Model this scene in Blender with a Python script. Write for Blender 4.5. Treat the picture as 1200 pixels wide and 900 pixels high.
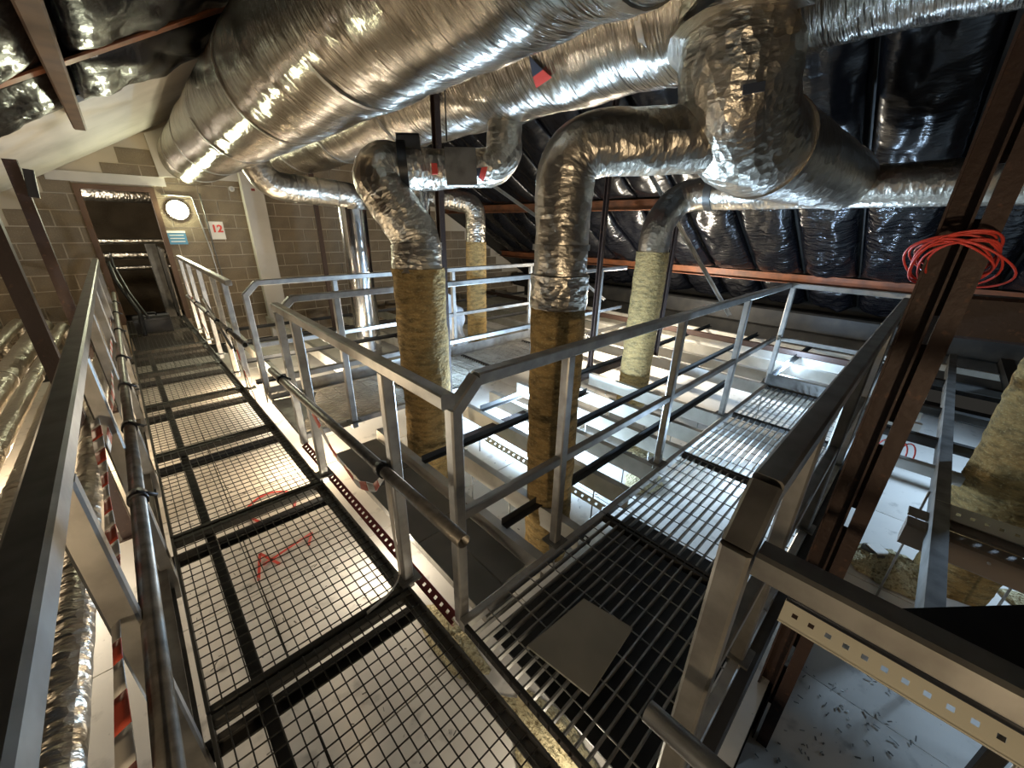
import bpy, math, random
from mathutils import Vector, Matrix, noise
random.seed(7)
for o in list(bpy.data.objects): bpy.data.objects.remove(o)
scene = bpy.context.scene
COL = scene.collection
V = Vector

# ------------------------------------------------------------------ camera
cam_d = bpy.data.cameras.new('camera'); cam = bpy.data.objects.new('camera', cam_d); COL.objects.link(cam)
cam_d.sensor_width = 36.0; cam_d.sensor_fit = 'HORIZONTAL'; cam_d.lens = 455.0 / 1200.0 * 36.0
cam_d.clip_start = 0.02; cam_d.clip_end = 100
Yd = V((121-600, 450-257, -455)).normalized(); Xd = V((1140-600, 450-277, -455)).normalized()
_s = (Xd+Yd).normalized(); _d = (Xd-Yd); _d = (_d - _s*_s.dot(_d)).normalized()
_X = (_s+_d).normalized(); _Y = (_s-_d).normalized(); _Z = _X.cross(_Y)
M = Matrix((_X, _Y, _Z)).to_4x4(); M.translation = V((0, 0, 1.6))
cam.matrix_world = M
scene.camera = cam

# ------------------------------------------------------------------ world, lights, exposure
W = bpy.data.worlds.new('world'); scene.world = W; W.use_nodes = True
W.node_tree.nodes['Background'].inputs[0].default_value = (0.9, 0.85, 0.75, 1)
W.node_tree.nodes['Background'].inputs[1].default_value = 0.02
vs = scene.view_settings
vs.view_transform = 'Standard'; vs.look = 'None'; vs.gamma = 1.0; vs.use_curve_mapping = False; vs.exposure = 0.32

def lamp(name, loc, power, colr, radius=0.08, kind='POINT', target=None, size=120, blend=0.4):
    l = bpy.data.lights.new(name, kind); l.energy = power; l.color = colr
    l.shadow_soft_size = radius
    o = bpy.data.objects.new(name, l); COL.objects.link(o); o.location = loc
    if kind == 'SPOT':
        l.spot_size = math.radians(size); l.spot_blend = blend
        o.rotation_euler = (V(target)-V(loc)).to_track_quat('-Z', 'Y').to_euler()
    return o
COOL = (0.50, 0.72, 1.0); WARM = (1.0, 0.78, 0.52); NEUT = (1.0, 0.90, 0.74)
lamp('site_lamp_cool_floor', (2.85, 2.60, -0.08), 235, COOL, 0.06)
lamp('fill_cool_deck', (3.7, .5, -0.30), 24, COOL, 0.06)  # added fill, brightens the boards under the right walkway
lamp('site_lamp_cool_right', (5.7, -1.7, 0.55), 210, COOL, 0.06, 'SPOT', (5.4, -.55, -1.0), 140)
lamp('fill_cool_near', (2.9, -1.9, 0.1), 8, COOL, 0.06, 'SPOT', (1.6, -.5, -1.0), 110)  # added spot, turns the near right boards bluish
lamp('fill_cool_eaves', (6.4, 1.1, -0.05), 75, COOL, 0.06)  # added fill for blue glints on the middle quilts
lamp('site_lamp_warm_far', (6.2, 3.4, 0.45), 230, NEUT, 0.06)
lamp('site_lamp_behind', (-.75, -.95, 0.60), 68, WARM, 0.07)
lamp('left_void_fill', (-1.9, 5.2, 0.45), 24, WARM, 0.06)  # added fill, grazes the boards from the left void
lamp('under_deck_fill_near', (-.95, 1.1, -.25), 3, (0.80, 0.90, 1.0), 0.05)  # added fill below the mesh, near boards
lamp('under_deck_fill_middle', (-.95, 2.9, -.25), 16, NEUT, 0.05)  # added fill below the mesh, middle boards
lamp('under_deck_fill_far', (-.95, 4.9, -.25), 34, WARM, 0.05)  # added fill below the mesh, warms the far boards
lamp('deck_edge_fill_near', (.76, .45, -.33), 3.5, NEUT, 0.05)  # added fill, evens the board light from the right edge
lamp('deck_edge_fill_middle', (.76, 2.0, -.33), 8, NEUT, 0.05)  # added fill from the right edge, middle panels
lamp('deck_edge_fill_far', (.76, 3.7, -.33), 22, WARM, 0.05)  # added fill from the right edge, farther panels
lamp('deck_edge_fill_door', (.70, 6.3, -.33), 22, WARM, 0.05)  # added fill, lifts the dark boards toward the doorway
lamp('middle_void_lamp', (1.3, 5.2, -.12), 70, NEUT, 0.06)

# ------------------------------------------------------------------ materials
def mat(name, base, rough=0.5, metal=0.0, spec=0.5, bump=None, var=None, emit=None, noise_uv=False, aniso=0.0):
    """bump: (kind, scale vec, strength, distance) list; var: (scale vec, colour2, lo, hi) list."""
    m = bpy.data.materials.new(name); m.use_nodes = True
    nt = m.node_tree; N = nt.nodes; Lk = nt.links
    b = N['Principled BSDF']
    b.inputs['Base Color'].default_value = (*base, 1); b.inputs['Roughness'].default_value = rough
    b.inputs['Metallic'].default_value = metal; b.inputs['Specular IOR Level'].default_value = spec
    tc = N.new('ShaderNodeTexCoord'); src = tc.outputs['UV'] if noise_uv else tc.outputs['Object']
    def mapped(sc):
        mp = N.new('ShaderNodeMapping'); mp.inputs['Scale'].default_value = sc
        Lk.new(src, mp.inputs['Vector']); return mp.outputs[0]
    col = None
    for (sc, c2, lo, hi) in (var or []):
        nz = N.new('ShaderNodeTexNoise'); nz.inputs['Scale'].default_value = 1; nz.inputs['Detail'].default_value = 5
        Lk.new(mapped(sc), nz.inputs['Vector'])
        rp = N.new('ShaderNodeMapRange'); rp.inputs[1].default_value = lo; rp.inputs[2].default_value = hi
        Lk.new(nz.outputs[0], rp.inputs[0])
        mx = N.new('ShaderNodeMix'); mx.data_type = 'RGBA'
        Lk.new(rp.outputs[0], mx.inputs[0])
        if col is None: mx.inputs[6].default_value = (*base, 1)
        else: Lk.new(col, mx.inputs[6])
        mx.inputs[7].default_value = (*c2, 1); col = mx.outputs[2]
    if col is not None: Lk.new(col, b.inputs['Base Color'])
    last = None
    for (kind, sc, st, dist) in (bump or []):
        if kind == 'noise':
            t = N.new('ShaderNodeTexNoise'); t.inputs['Scale'].default_value = 1; t.inputs['Detail'].default_value = 4; out = t.outputs[0]
        elif kind == 'ridge':
            t = N.new('ShaderNodeTexNoise'); t.noise_type = 'RIDGED_MULTIFRACTAL'; t.inputs['Scale'].default_value = 1; t.inputs['Detail'].default_value = 3; out = t.outputs[0]
        else:
            t = N.new('ShaderNodeTexVoronoi'); t.feature = 'F1' if kind == 'voro' else 'DISTANCE_TO_EDGE'; t.inputs['Scale'].default_value = 1; out = t.outputs['Distance']
        Lk.new(mapped(sc), t.inputs['Vector'])
        bp = N.new('ShaderNodeBump'); bp.inputs['Strength'].default_value = st; bp.inputs['Distance'].default_value = dist
        Lk.new(out, bp.inputs['Height'])
        if last: Lk.new(last, bp.inputs['Normal'])
        last = bp.outputs[0]
    if last: Lk.new(last, b.inputs['Normal'])
    if aniso:
        tg = N.new('ShaderNodeTangent'); tg.direction_type = 'UV_MAP'; tg.uv_map = 'uv'
        Lk.new(tg.outputs[0], b.inputs['Tangent']); b.inputs['Anisotropic'].default_value = aniso; b.inputs['Anisotropic Rotation'].default_value = 0.25
    if emit:
        b.inputs['Emission Color'].default_value = (*emit[0], 1); b.inputs['Emission Strength'].default_value = emit[1]
    return m

FOIL = mat('foil_jacket', (0.46, 0.42, 0.355), 0.20, 1.0, noise_uv=True,
           bump=[('noise', (4, 90, 1), 0.9, 0.012), ('noise', (4.0, 30, 1), 0.9, 0.022), ('ridge', (2.5, 9, 1), 0.35, 0.02)], aniso=0.45,
           var=[((3, 3, 3), (0.33, 0.30, 0.25), 0.4, 0.75)])
FOIL2 = mat('foil_jacket_crumpled', (0.58, 0.535, 0.455), 0.32, 1.0, noise_uv=True,
           bump=[('voro', (22, 26, 1), 0.6, 0.014), ('noise', (14, 42, 1), 0.75, 0.014), ('ridge', (5, 7, 1), 0.22, 0.02)],
           var=[((3, 3, 3), (0.46, 0.42, 0.355), 0.4, 0.75)])
FOIL3 = mat('foil_jacket_smooth', (0.60, 0.555, 0.475), 0.34, 1.0, noise_uv=True,
           bump=[('noise', (9, 16, 1), 0.5, 0.02), ('voro', (20, 26, 1), 0.4, 0.012), ('noise', (30, 60, 1), 0.35, 0.008)],
           var=[((3, 3, 3), (0.48, 0.44, 0.37), 0.4, 0.75)])
TAPE = mat('foil_tape', (0.40, 0.37, 0.32), 0.38, 1.0, bump=[('noise', (40, 40, 40), 0.5, 0.01)])
SPIRAL = mat('spiral_steel', (0.72, 0.73, 0.74), 0.16, 1.0, noise_uv=True, bump=[('noise', (3, 5, 1), 0.12, 0.02)])
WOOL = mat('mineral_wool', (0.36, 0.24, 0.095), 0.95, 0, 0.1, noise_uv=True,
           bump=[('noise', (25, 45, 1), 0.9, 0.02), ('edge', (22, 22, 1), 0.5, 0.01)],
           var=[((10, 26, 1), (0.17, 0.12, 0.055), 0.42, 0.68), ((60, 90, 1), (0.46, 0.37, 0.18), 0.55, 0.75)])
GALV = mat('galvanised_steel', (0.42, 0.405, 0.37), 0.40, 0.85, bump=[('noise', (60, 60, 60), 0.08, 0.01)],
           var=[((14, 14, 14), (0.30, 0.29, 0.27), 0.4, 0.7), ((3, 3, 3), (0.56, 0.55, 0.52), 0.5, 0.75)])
GALVM = mat('shaded_galvanised_steel', (0.26, 0.25, 0.225), 0.46, 0.8, var=[((9, 9, 9), (0.16, 0.15, 0.135), 0.4, 0.7)])  # darker galvanised copy, shade on the rails put into its colour; debris shares it
GALVD = mat('dull_galvanised_steel', (0.20, 0.195, 0.18), 0.50, 0.8, var=[((9, 9, 9), (0.11, 0.105, 0.095), 0.4, 0.7)])
JOIST = mat('galvanised_joist', (0.50, 0.48, 0.43), 0.5, 0.5, var=[((5, 5, 5), (0.38, 0.36, 0.31), 0.4, 0.7)])
RUST = mat('rust_brown_steel', (0.040, 0.021, 0.014), 0.55, 0.2, bump=[('noise', (40, 40, 40), 0.25, 0.01)],
           var=[((8, 8, 8), (0.035, 0.018, 0.012), 0.4, 0.7), ((30, 30, 30), (0.13, 0.06, 0.032), 0.62, 0.8)])
REDOX = mat('red_oxide_steel', (0.23, 0.075, 0.025), 0.5, 0.1, bump=[('noise', (30, 30, 30), 0.2, 0.01)],
           var=[((6, 6, 6), (0.11, 0.04, 0.018), 0.4, 0.7)])
DARK = mat('dark_steel', (0.022, 0.021, 0.019), 0.55, 0.3, var=[((6, 6, 6), (0.04, 0.036, 0.03), 0.4, 0.7)])
WIRE = mat('mesh_wire', (0.06, 0.055, 0.045), 0.5, 0.5)
BARS = mat('grating_bar', (0.30, 0.29, 0.26), 0.42, 0.8, var=[((12, 12, 12), (0.16, 0.15, 0.13), 0.4, 0.7)])
SCAF = mat('scaffold_tube', (0.30, 0.28, 0.24), 0.42, 0.7, var=[((20, 20, 20), (0.17, 0.15, 0.125), 0.4, 0.7)])
BLACKP = mat('black_plastic_film', (0.0035, 0.004, 0.006), 0.12, 0, 0.55, noise_uv=True,
           bump=[('ridge', (4, 9, 1), 0.5, 0.05), ('noise', (7, 26, 1), 0.8, 0.03)])
SOOT = mat('matt_black', (0.006, 0.006, 0.006), 0.85, 0, 0.15)
BLACKL = mat('black_film_dull', (0.004, 0.004, 0.005), 0.24, 0, 0.28, noise_uv=True, bump=[('ridge', (3, 6, 1), 0.35, 0.04), ('noise', (7, 18, 1), 0.4, 0.02)])
BROWNP = mat('brown_purlin_paint', (0.11, 0.062, 0.034), 0.6, var=[((6, 6, 6), (0.06, 0.034, 0.02), 0.4, 0.7)])
BLACK = mat('black_plastic', (0.008, 0.008, 0.009), 0.4)
BOARD = mat('ceiling_board', (0.72, 0.68, 0.61), 0.75, 0, 0.25, bump=[('noise', (8, 8, 8), 0.08, 0.02)],
           var=[((1.3, 1.3, 1.3), (0.56, 0.52, 0.46), 0.45, 0.75), ((7, 7, 7), (0.30, 0.28, 0.25), 0.58, 0.80), ((40, 40, 40), (0.25, 0.23, 0.2), 0.68, 0.80)])
SLAB = mat('screed', (0.04, 0.037, 0.033), 0.85)
GREYB = mat('grey_board', (0.23, 0.22, 0.19), 0.75, 0, 0.3, var=[((3, 3, 3), (0.17, 0.165, 0.14), 0.4, 0.7)])
WHITE = mat('white_paint', (0.56, 0.52, 0.45), 0.7, 0, 0.3, var=[((1.5, 1.5, 1.5), (0.42, 0.385, 0.33), 0.45, 0.75)])
CREAM = mat('cream_perforated_steel', (0.70, 0.66, 0.52), 0.45, 0.2)
BLOCK = mat('concrete_block', (0.23, 0.18, 0.12), 0.9, 0, 0.2, bump=[('noise', (70, 70, 70), 0.5, 0.01)],
           var=[((2.5, 2.5, 2.5), (0.15, 0.115, 0.075), 0.4, 0.7), ((60, 60, 60), (0.28, 0.23, 0.165), 0.55, 0.75)])
MORTAR = mat('mortar', (0.50, 0.43, 0.32), 0.95)
TIMBER = mat('door_frame_timber', (0.12, 0.062, 0.03), 0.6, var=[((2, 30, 2), (0.07, 0.034, 0.016), 0.4, 0.7)])
TAN = mat('dusty_brown_steel', (0.20, 0.15, 0.105), 0.6, 0.2)
RED = mat('red_plastic', (0.62, 0.06, 0.04), 0.4)
REDP = mat('red_primer_steel', (0.24, 0.035, 0.028), 0.5, 0.1)
PAPER = mat('white_paper', (0.80, 0.76, 0.68), 0.7)
BLUE = mat('blue_print', (0.10, 0.28, 0.42), 0.6)
INK = mat('dark_ink', (0.035, 0.045, 0.07), 0.6)
REDI = mat('red_ink', (0.65, 0.06, 0.04), 0.6)
TAPER = mat('tape_red', (0.55, 0.09, 0.05), 0.45)
TAPEW = mat('tape_white', (0.66, 0.62, 0.55), 0.45)
GLOBE = mat('lit_globe', (1, 0.9, 0.7), 0.4, emit=((0.97, 1.0, 0.70), 110.0))
GOLD = mat('loose_wool', (0.56, 0.48, 0.29), 0.95, 0, 0.1, bump=[('noise', (60, 60, 60), 1.0, 0.03)], var=[((40, 40, 40), (0.22, 0.17, 0.09), 0.5, 0.7)])
FILMW = mat('white_polythene', (0.62, 0.64, 0.66), 0.3, 0, 0.5, bump=[('ridge', (6, 6, 6), 0.5, 0.05)])

# ------------------------------------------------------------------ mesh helpers
class MB:
    def __init__(s): s.v = []; s.f = []; s.uv = []; s.smooth = False
    def add(s, vs_, fs, uv=None):
        o = len(s.v); s.v += [V(p) for p in vs_]; s.f += [tuple(i+o for i in f) for f in fs]
        s.uv += (uv if uv else [(p[0]+p[2], p[1]) for p in vs_])
        return s
    def box(s, x0, x1, y0, y1, z0, z1):
        return s.add([(x0,y0,z0),(x1,y0,z0),(x1,y1,z0),(x0,y1,z0),(x0,y0,z1),(x1,y0,z1),(x1,y1,z1),(x0,y1,z1)],
                     [(0,3,2,1),(4,5,6,7),(0,1,5,4),(1,2,6,5),(2,3,7,6),(3,0,4,7)])
    def prof(s, p0, p1, pts, up=(0,0,1)):
        """extrude a closed 2D outline (right, up) from p0 to p1"""
        p0 = V(p0); p1 = V(p1); d = (p1-p0).normalized(); u = V(up)
        r = d.cross(u)
        if r.length < 1e-4: u = V((0,1,0)); r = d.cross(u)
        r.normalize(); u = r.cross(d).normalized(); n = len(pts)
        vv = [p0+r*a+u*b for a, b in pts] + [p1+r*a+u*b for a, b in pts]
        ff = [(i, (i+1) % n, n+(i+1) % n, n+i) for i in range(n)] + [tuple(range(n-1, -1, -1)), tuple(range(n, 2*n))]
        return s.add(vv, ff)
    def beam(s, p0, p1, w, h, up=(0,0,1), c=None):
        c = min(w, h)*0.12 if c is None else c
        a, b = w/2, h/2
        return s.prof(p0, p1, [(-a+c,-b),(a-c,-b),(a,-b+c),(a,b-c),(a-c,b),(-a+c,b),(-a,b-c),(-a,-b+c)], up)
    def channel(s, p0, p1, w, h, t, up=(0,0,1), flip=1):
        a, b = w/2, h/2; f = flip
        return s.prof(p0, p1, [(-a*f,-b),(a*f,-b),(a*f,-b+t),(-a*f+t*f,-b+t),(-a*f+t*f,b-t),(a*f,b-t),(a*f,b),(-a*f,b)], up)
    def angle(s, p0, p1, w, h, t, up=(0,0,1), flip=1):
        f = flip
        return s.prof(p0, p1, [(0,0),(w*f,0),(w*f,t),(t*f,t),(t*f,h),(0,h)], up)
    def tube(s, p0, p1, r, n=16, bore=0.0):
        pts = [(r*math.cos(2*math.pi*i/n), r*math.sin(2*math.pi*i/n)) for i in range(n)]
        p0 = V(p0); p1 = V(p1); s.smooth = True
        if not bore: return s.prof(p0, p1, pts)
        d = (p1-p0).normalized(); u = V((0,0,1)); rr = d.cross(u)
        if rr.length < 1e-4: rr = V((1,0,0))
        rr.normalize(); u = rr.cross(d); vv = []; ff = []
        for (c, k) in ((p0, 1), (p1, 1), (p1, bore), (p0, bore)):
            vv += [c+rr*a*k+u*b*k for a, b in pts]
        for j in range(4):
            k = (j+1) % 4
            ff += [(j*n+i, j*n+(i+1) % n, k*n+(i+1) % n, k*n+i) for i in range(n)]
        return s.add(vv, ff)
    def ring(s, path, r, n=8, closed=False):
        """thin round tube along a polyline"""
        s.smooth = True; P = [V(p) for p in path]; m = len(P); vv = []; ref = None
        for i in range(m):
            a = P[i-1] if (i > 0 or closed) else P[i]; b = P[(i+1) % m] if (i < m-1 or closed) else P[i]
            d = (b-a).normalized()
            if ref is None:
                ref = d.orthogonal().normalized()
            ref = (ref - d*d.dot(ref)).normalized(); w = d.cross(ref)
            vv += [P[i]+ref*r*math.cos(2*math.pi*k/n)+w*r*math.sin(2*math.pi*k/n) for k in range(n)]
        ff = []
        for i in range(m if closed else m-1):
            j = (i+1) % m
            ff += [(i*n+k, i*n+(k+1) % n, j*n+(k+1) % n, j*n+k) for k in range(n)]
        if not closed: ff += [tuple(range(n-1, -1, -1)), tuple(range((m-1)*n, m*n))]
        return s.add(vv, ff)
    def sheet(s, P, nu, nv, fn=None, thick=0.004):
        """closed thin sheet from a function P(u,v)->Vector; offset by a constant vector per vertex normal estimate"""
        s.smooth = True; top = []; bot = []; uv = []
        for j in range(nv+1):
            for i in range(nu+1):
                u, v = i/nu, j/nv; p = V(P(u, v))
                e = 1e-3; n = (V(P(min(u+e,1), v))-V(P(max(u-e,0), v))).cross(V(P(u, min(v+e,1)))-V(P(u, max(v-e,0))))
                n = n.normalized() if n.length > 0 else V((0,0,1))
                top.append(p); bot.append(p-n*thick); uv.append((u, v))
        w = nu+1; o = len(top); ff = []
        for j in range(nv):
            for i in range(nu):
                a = j*w+i; ff.append((a, a+1, a+w+1, a+w)); ff.append((o+a, o+a+w, o+a+w+1, o+a+1))
        for i in range(nu):
            ff.append((i, o+i, o+i+1, i+1)); a = nv*w+i; ff.append((a, a+1, o+a+1, o+a))
        for j in range(nv):
            a = j*w; ff.append((a, a+w, o+a+w, o+a)); a = j*w+nu; ff.append((a, o+a, o+a+w, a+w))
        return s.add(top+bot, ff, uv+uv)

def fillet(path, rad, step):
    """polyline with rounded corners, resampled about every step"""
    P = [V(p) for p in path]; out = [P[0]]
    for i in range(1, len(P)-1):
        a = (P[i-1]-P[i]); b = (P[i+1]-P[i]); la, lb = a.length, b.length; a.normalize(); b.normalize()
        ang = a.angle(b); R = rad[i-1] if isinstance(rad, (list, tuple)) else rad
        t = min(R/math.tan(ang/2), la*0.49 if i > 1 else la*0.95, lb*0.49 if i < len(P)-2 else lb*0.95)
        s, e = P[i]+a*t, P[i]+b*t
        k = 10
        for j in range(k+1):
            q = j/k; out.append((s*(1-q)+P[i]*q)*(1-q)+(P[i]*(1-q)+e*q)*q)
    out.append(P[-1]); res = [out[0]]
    for i in range(len(out)-1):
        d = (out[i+1]-out[i]).length; n = max(1, int(d/step))
        for j in range(1, n+1): res.append(out[i].lerp(out[i+1], j/n))
    return res

def sweep(path, r, rad=0.3, n=40, step=0.04, amp=0.006, fu=1.2, fv=16, lump=0.0, seed=0.0, cap=True, taper=None):
    P = fillet(path, rad, step); P = [p for i, p in enumerate(P) if i == 0 or (p-P[i-1]).length > 1e-4]
    m = MB(); m.smooth = True; ref = None; L = 0; vv = []; uv = []; N = len(P)
    for i, p in enumerate(P):
        a = P[max(i-1, 0)]; b = P[min(i+1, N-1)]; d = (b-a).normalized()
        if i: L += (p-P[i-1]).length
        if ref is None: ref = d.orthogonal().normalized()
        ref = (ref-d*d.dot(ref)).normalized(); w = d.cross(ref)
        rr0 = r if taper is None else r*taper(i/(N-1))
        for k in range(n+1):
            t = 2*math.pi*(k % n)/n; c, s_ = math.cos(t), math.sin(t)
            q = amp*noise.noise(V((c*fu+seed, s_*fu, L*fv)))+amp*0.6*noise.noise(V((c*fu*3, s_*fu*3+seed, L*fv*2.3)))
            if lump: q += lump*noise.noise(V((c*1.5+seed, s_*1.5, L*3)))
            rr = rr0+q
            vv.append(p+ref*c*rr+w*s_*rr); uv.append((k/n*2*math.pi*r, L))
    ff = []
    for i in range(N-1):
        for k in range(n):
            a = i*(n+1)+k; ff.append((a, a+1, a+n+2, a+n+1))
    m.add(vv, ff, uv)
    if cap:
        for i in (0, N-1):
            c = i*(n+1); ring_ = [vv[c+k] for k in range(n)]
            cen = sum(ring_, V())/n
            m.add(ring_+[cen], [((k+1) % n, k, n) if i == 0 else (k, (k+1) % n, n) for k in range(n)], [(q.x+q.z, q.y) for q in ring_]+[(0, 0)])
    return m

def link_mesh(name, mb, m, origin):
    me = bpy.data.meshes.new(name); o_ = V(origin)
    me.from_pydata([tuple(p-o_) for p in mb.v], [], mb.f); me.update()
    ul = me.uv_layers.new(name='uv')
    for lp in me.loops: ul.data[lp.index].uv = mb.uv[lp.vertex_index]
    if mb.smooth:
        for p in me.polygons: p.use_smooth = len(p.vertices) < 6
    for mm in (m if isinstance(m, (list, tuple)) else [m]): me.materials.append(mm)
    o = bpy.data.objects.new(name, me); COL.objects.link(o); return o

WL = {}
SKEW = 0.0          # the long walkway runs about one degree off the loft axis
def skew(mb):
    if SKEW: mb.v = [V((p.x+SKEW*(p.y-1.0), p.y, p.z)) for p in mb.v]
    return mb
def tag(o, label=None, cat=None, group=None, kind=None):
    if label: o['label'] = label
    if cat: o['category'] = cat
    if group: o['group'] = group
    if kind: o['kind'] = kind
    return o
def thing(name, loc, label, cat, group=None):
    o = bpy.data.objects.new(name, None); COL.objects.link(o); o.location = loc; o.empty_display_size = 0.1
    WL[o.name] = V(loc); return tag(o, label, cat, group)
def part(name, mb, m, root, label=None, kind=None):
    base = WL[root.name]; o = link_mesh(name, skew(mb), m, base); o.parent = root; WL[o.name] = base
    return tag(o, label, None, None, kind)
def single(name, mb, m, label, cat, group=None, kind=None):
    mb = skew(mb)
    xs = [p.x for p in mb.v]; ys = [p.y for p in mb.v]; zs = [p.z for p in mb.v]
    c = V(((min(xs)+max(xs))/2, (min(ys)+max(ys))/2, min(zs)))
    o = link_mesh(name, mb, m, c); o.location = c; WL[o.name] = c
    return tag(o, label, cat, group, kind)
def struct(name, mb, m):
    o = single(name, mb, m, None, None); o['kind'] = 'structure'; return o
def share(name, src, root, loc):
    """another piece with the same mesh, loc is its world position offset"""
    o = bpy.data.objects.new(name, src); COL.objects.link(o); o.parent = root; o.location = V(loc)-WL[root.name]; return o
def text_mesh(body, size, m, name, loc, rot, root):
    cu = bpy.data.curves.new('t', 'FONT'); cu.body = body; cu.size = size; cu.align_x = 'CENTER'; cu.align_y = 'CENTER'; cu.extrude = 0.0015; cu.offset = size*.035
    to = bpy.data.objects.new('t', cu); COL.objects.link(to); bpy.context.view_layer.update()
    me = bpy.data.meshes.new_from_object(to.evaluated_get(bpy.context.evaluated_depsgraph_get()))
    bpy.data.objects.remove(to)
    me.transform(Matrix.Translation(V(loc)-WL[root.name]) @ rot); me.materials.clear(); me.materials.append(m)
    o = bpy.data.objects.new(name, me); COL.objects.link(o); o.parent = root; WL[o.name] = WL[root.name]; return o

FZ = -0.6           # upper face of the ceiling boards below the walkways
YW = 9.2            # gable wall
def roofL(x): return 2.54+0.57*x
def roofR(x): return 5.38-0.57*x
RX = 2.49; RZ = 3.96

# ================================================================== SETTING
LZ = -1.0           # lower boards on the right hand side
fl = struct('floor', MB().box(-3.6, 9.4, 0.0, YW+4.5, LZ-.2, FZ-0.03).box(-3.6, .7, -3.3, 0.0, LZ-.2, FZ-0.03).box(.7, 9.4, -3.3, 0.0, LZ-.2, LZ-.03), SLAB)
bm_ = MB().box(-0.596, 0.596, -0.596, 0.596, -0.03, 0.0)
bsrc = None
for i in range(10):
    for j in range(11):
        x = -2.9+i*1.2; y = -3.0+j*1.2
        if y > YW-0.5: continue
        if bsrc is None:
            o = link_mesh('ceiling_board', bm_, BOARD, (0, 0, 0)); bsrc = o.data; bpy.data.objects.remove(o)
        o = share('ceiling_board', bsrc, fl, (x, y, (LZ if (x > .7 and y < 0) else FZ)+random.uniform(-0.004, 0.004)))

# sloped roof linings
def slope(xa, xb, fn, y0, y1, t):
    m = MB(); a, b = fn(xa), fn(xb)
    return m.add([(xa,y0,a),(xb,y0,b),(xb,y1,b),(xa,y1,a),(xa,y0,a+t),(xb,y0,b+t),(xb,y1,b+t),(xa,y1,a+t)],
                 [(0,3,2,1),(4,5,6,7),(0,1,5,4),(1,2,6,5),(2,3,7,6),(3,0,4,7)])
struct('ceiling_left', slope(-3.6, RX, lambda x: roofL(x)+0.10, -3.2, YW+4.5, 0.08), DARK)
struct('ceiling_right', slope(RX, 9.3, lambda x: roofR(x)+0.10, -3.2, YW+4.5, 0.08), DARK)
struct('trim_1', slope(-3.2, 0.98, lambda x: roofL(x)+0.0, 5.55, YW, 0.05), WHITE)
struct('wall_left', MB().box(-3.7, -3.6, -3.2, YW+4.5, FZ-0.2, 1.0), DARK)
struct('wall_right', MB().box(9.3, 9.4, -3.2, YW+4.5, FZ-0.2, 0.6), DARK)
struct('wall_front', MB().add([(-3.6,-3.2,FZ-.2),(9.3,-3.2,FZ-.2),(9.3,-3.2,.2),(RX,-3.2,4.0),(-3.6,-3.2,.6),(-3.6,-3.3,FZ-.2),(9.3,-3.3,FZ-.2),(9.3,-3.3,.2),(RX,-3.3,4.0),(-3.6,-3.3,.6)],
      [(0,1,2,3,4),(9,8,7,6,5),(0,5,6,1),(1,6,7,2),(2,7,8,3),(3,8,9,4),(4,9,5,0)]), DARK)

# gable wall of concrete blocks with a door opening
DX0, DX1, DZ1 = -0.33, 0.50, 2.02
wb = thing('wall_back', (0, YW, FZ), None, None); wb['kind'] = 'structure'
def gable(x): return min(roofL(x), roofR(x))+0.08
mm = MB()
def wallpoly(x0, x1, z0):
    xs = [x0]+([RX] if x0 < RX < x1 else [])+[x1]
    front = [(x0, YW, z0), (x1, YW, z0)]+[(x, YW, gable(x)) for x in reversed(xs)]
    n = len(front); vv = front+[(p[0], YW+0.12, p[2]) for p in front]
    mm.add(vv, [tuple(range(n)), tuple(range(2*n-1, n-1, -1))]+[(i, n+i, n+(i+1) % n, (i+1) % n) for i in range(n)])
wallpoly(-3.5, DX0, FZ); wallpoly(DX0, DX1, DZ1); wallpoly(DX1, 9.2, FZ)
part('mortar', mm, MORTAR, wb)
BW, BH = 0.44, 0.215
far = MB(); bl_src = {}
for c in range(21):
    z0 = FZ+0.016+c*(BH+0.016)
    for k in range(-9, 22):
        x0 = k*(BW+0.016)+(0.22 if c % 2 else 0); x1 = x0+BW
        if x0 < -3.4 or x1 > 9 or z0+BH > min(gable(x0), gable(x1))-0.02: continue
        segs = [(x0, x1)]
        if z0 < DZ1+0.05:
            if x1 > DX0-0.05 and x0 < DX1+0.05:
                segs = []
                if x0 < DX0-0.09: segs.append((x0, DX0-0.05))
                if x1 > DX1+0.09: segs.append((DX1+0.05, x1))
        for (a, b) in segs:
            vis = -2.0 < a < 5.0 and z0 > 0.0
            if not vis: far.box(a, b, YW-0.012, YW+0.05, z0, z0+BH); continue
            key = round(b-a, 3)
            if key not in bl_src:
                o = link_mesh('block', MB().box(0, b-a, -0.014, 0.05, 0, BH), BLOCK, (0, 0, 0)); bl_src[key] = o.data; bpy.data.objects.remove(o)
            share('block', bl_src[key], wb, (a, YW+random.uniform(-0.003, 0.003), z0))
part('block_courses', far, BLOCK, wb, kind='stuff')
part('lintel', MB().box(-0.62, 0.72, YW-0.03, YW+0.05, DZ1+0.10, DZ1+0.235), WHITE, wb)

df = thing('door_1', (0.08, YW, 0), None, None); df['kind'] = 'structure'
part('door_jamb', MB().box(DX0-0.05, DX0+0.02, YW-0.05, YW+0.14, -0.05, DZ1), TIMBER, df)
part('door_jamb', MB().box(DX1-0.02, DX1+0.05, YW-0.05, YW+0.14, -0.05, DZ1), TIMBER, df)
part('door_head', MB().box(DX0-0.05, DX1+0.05, YW-0.05, YW+0.14, DZ1, DZ1+0.07), TIMBER, df)
# the space beyond the doorway
struct('wall_beyond', MB().box(-3.5, 9.2, YW+4.3, YW+4.4, FZ, 3.0), BLOCK)

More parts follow.
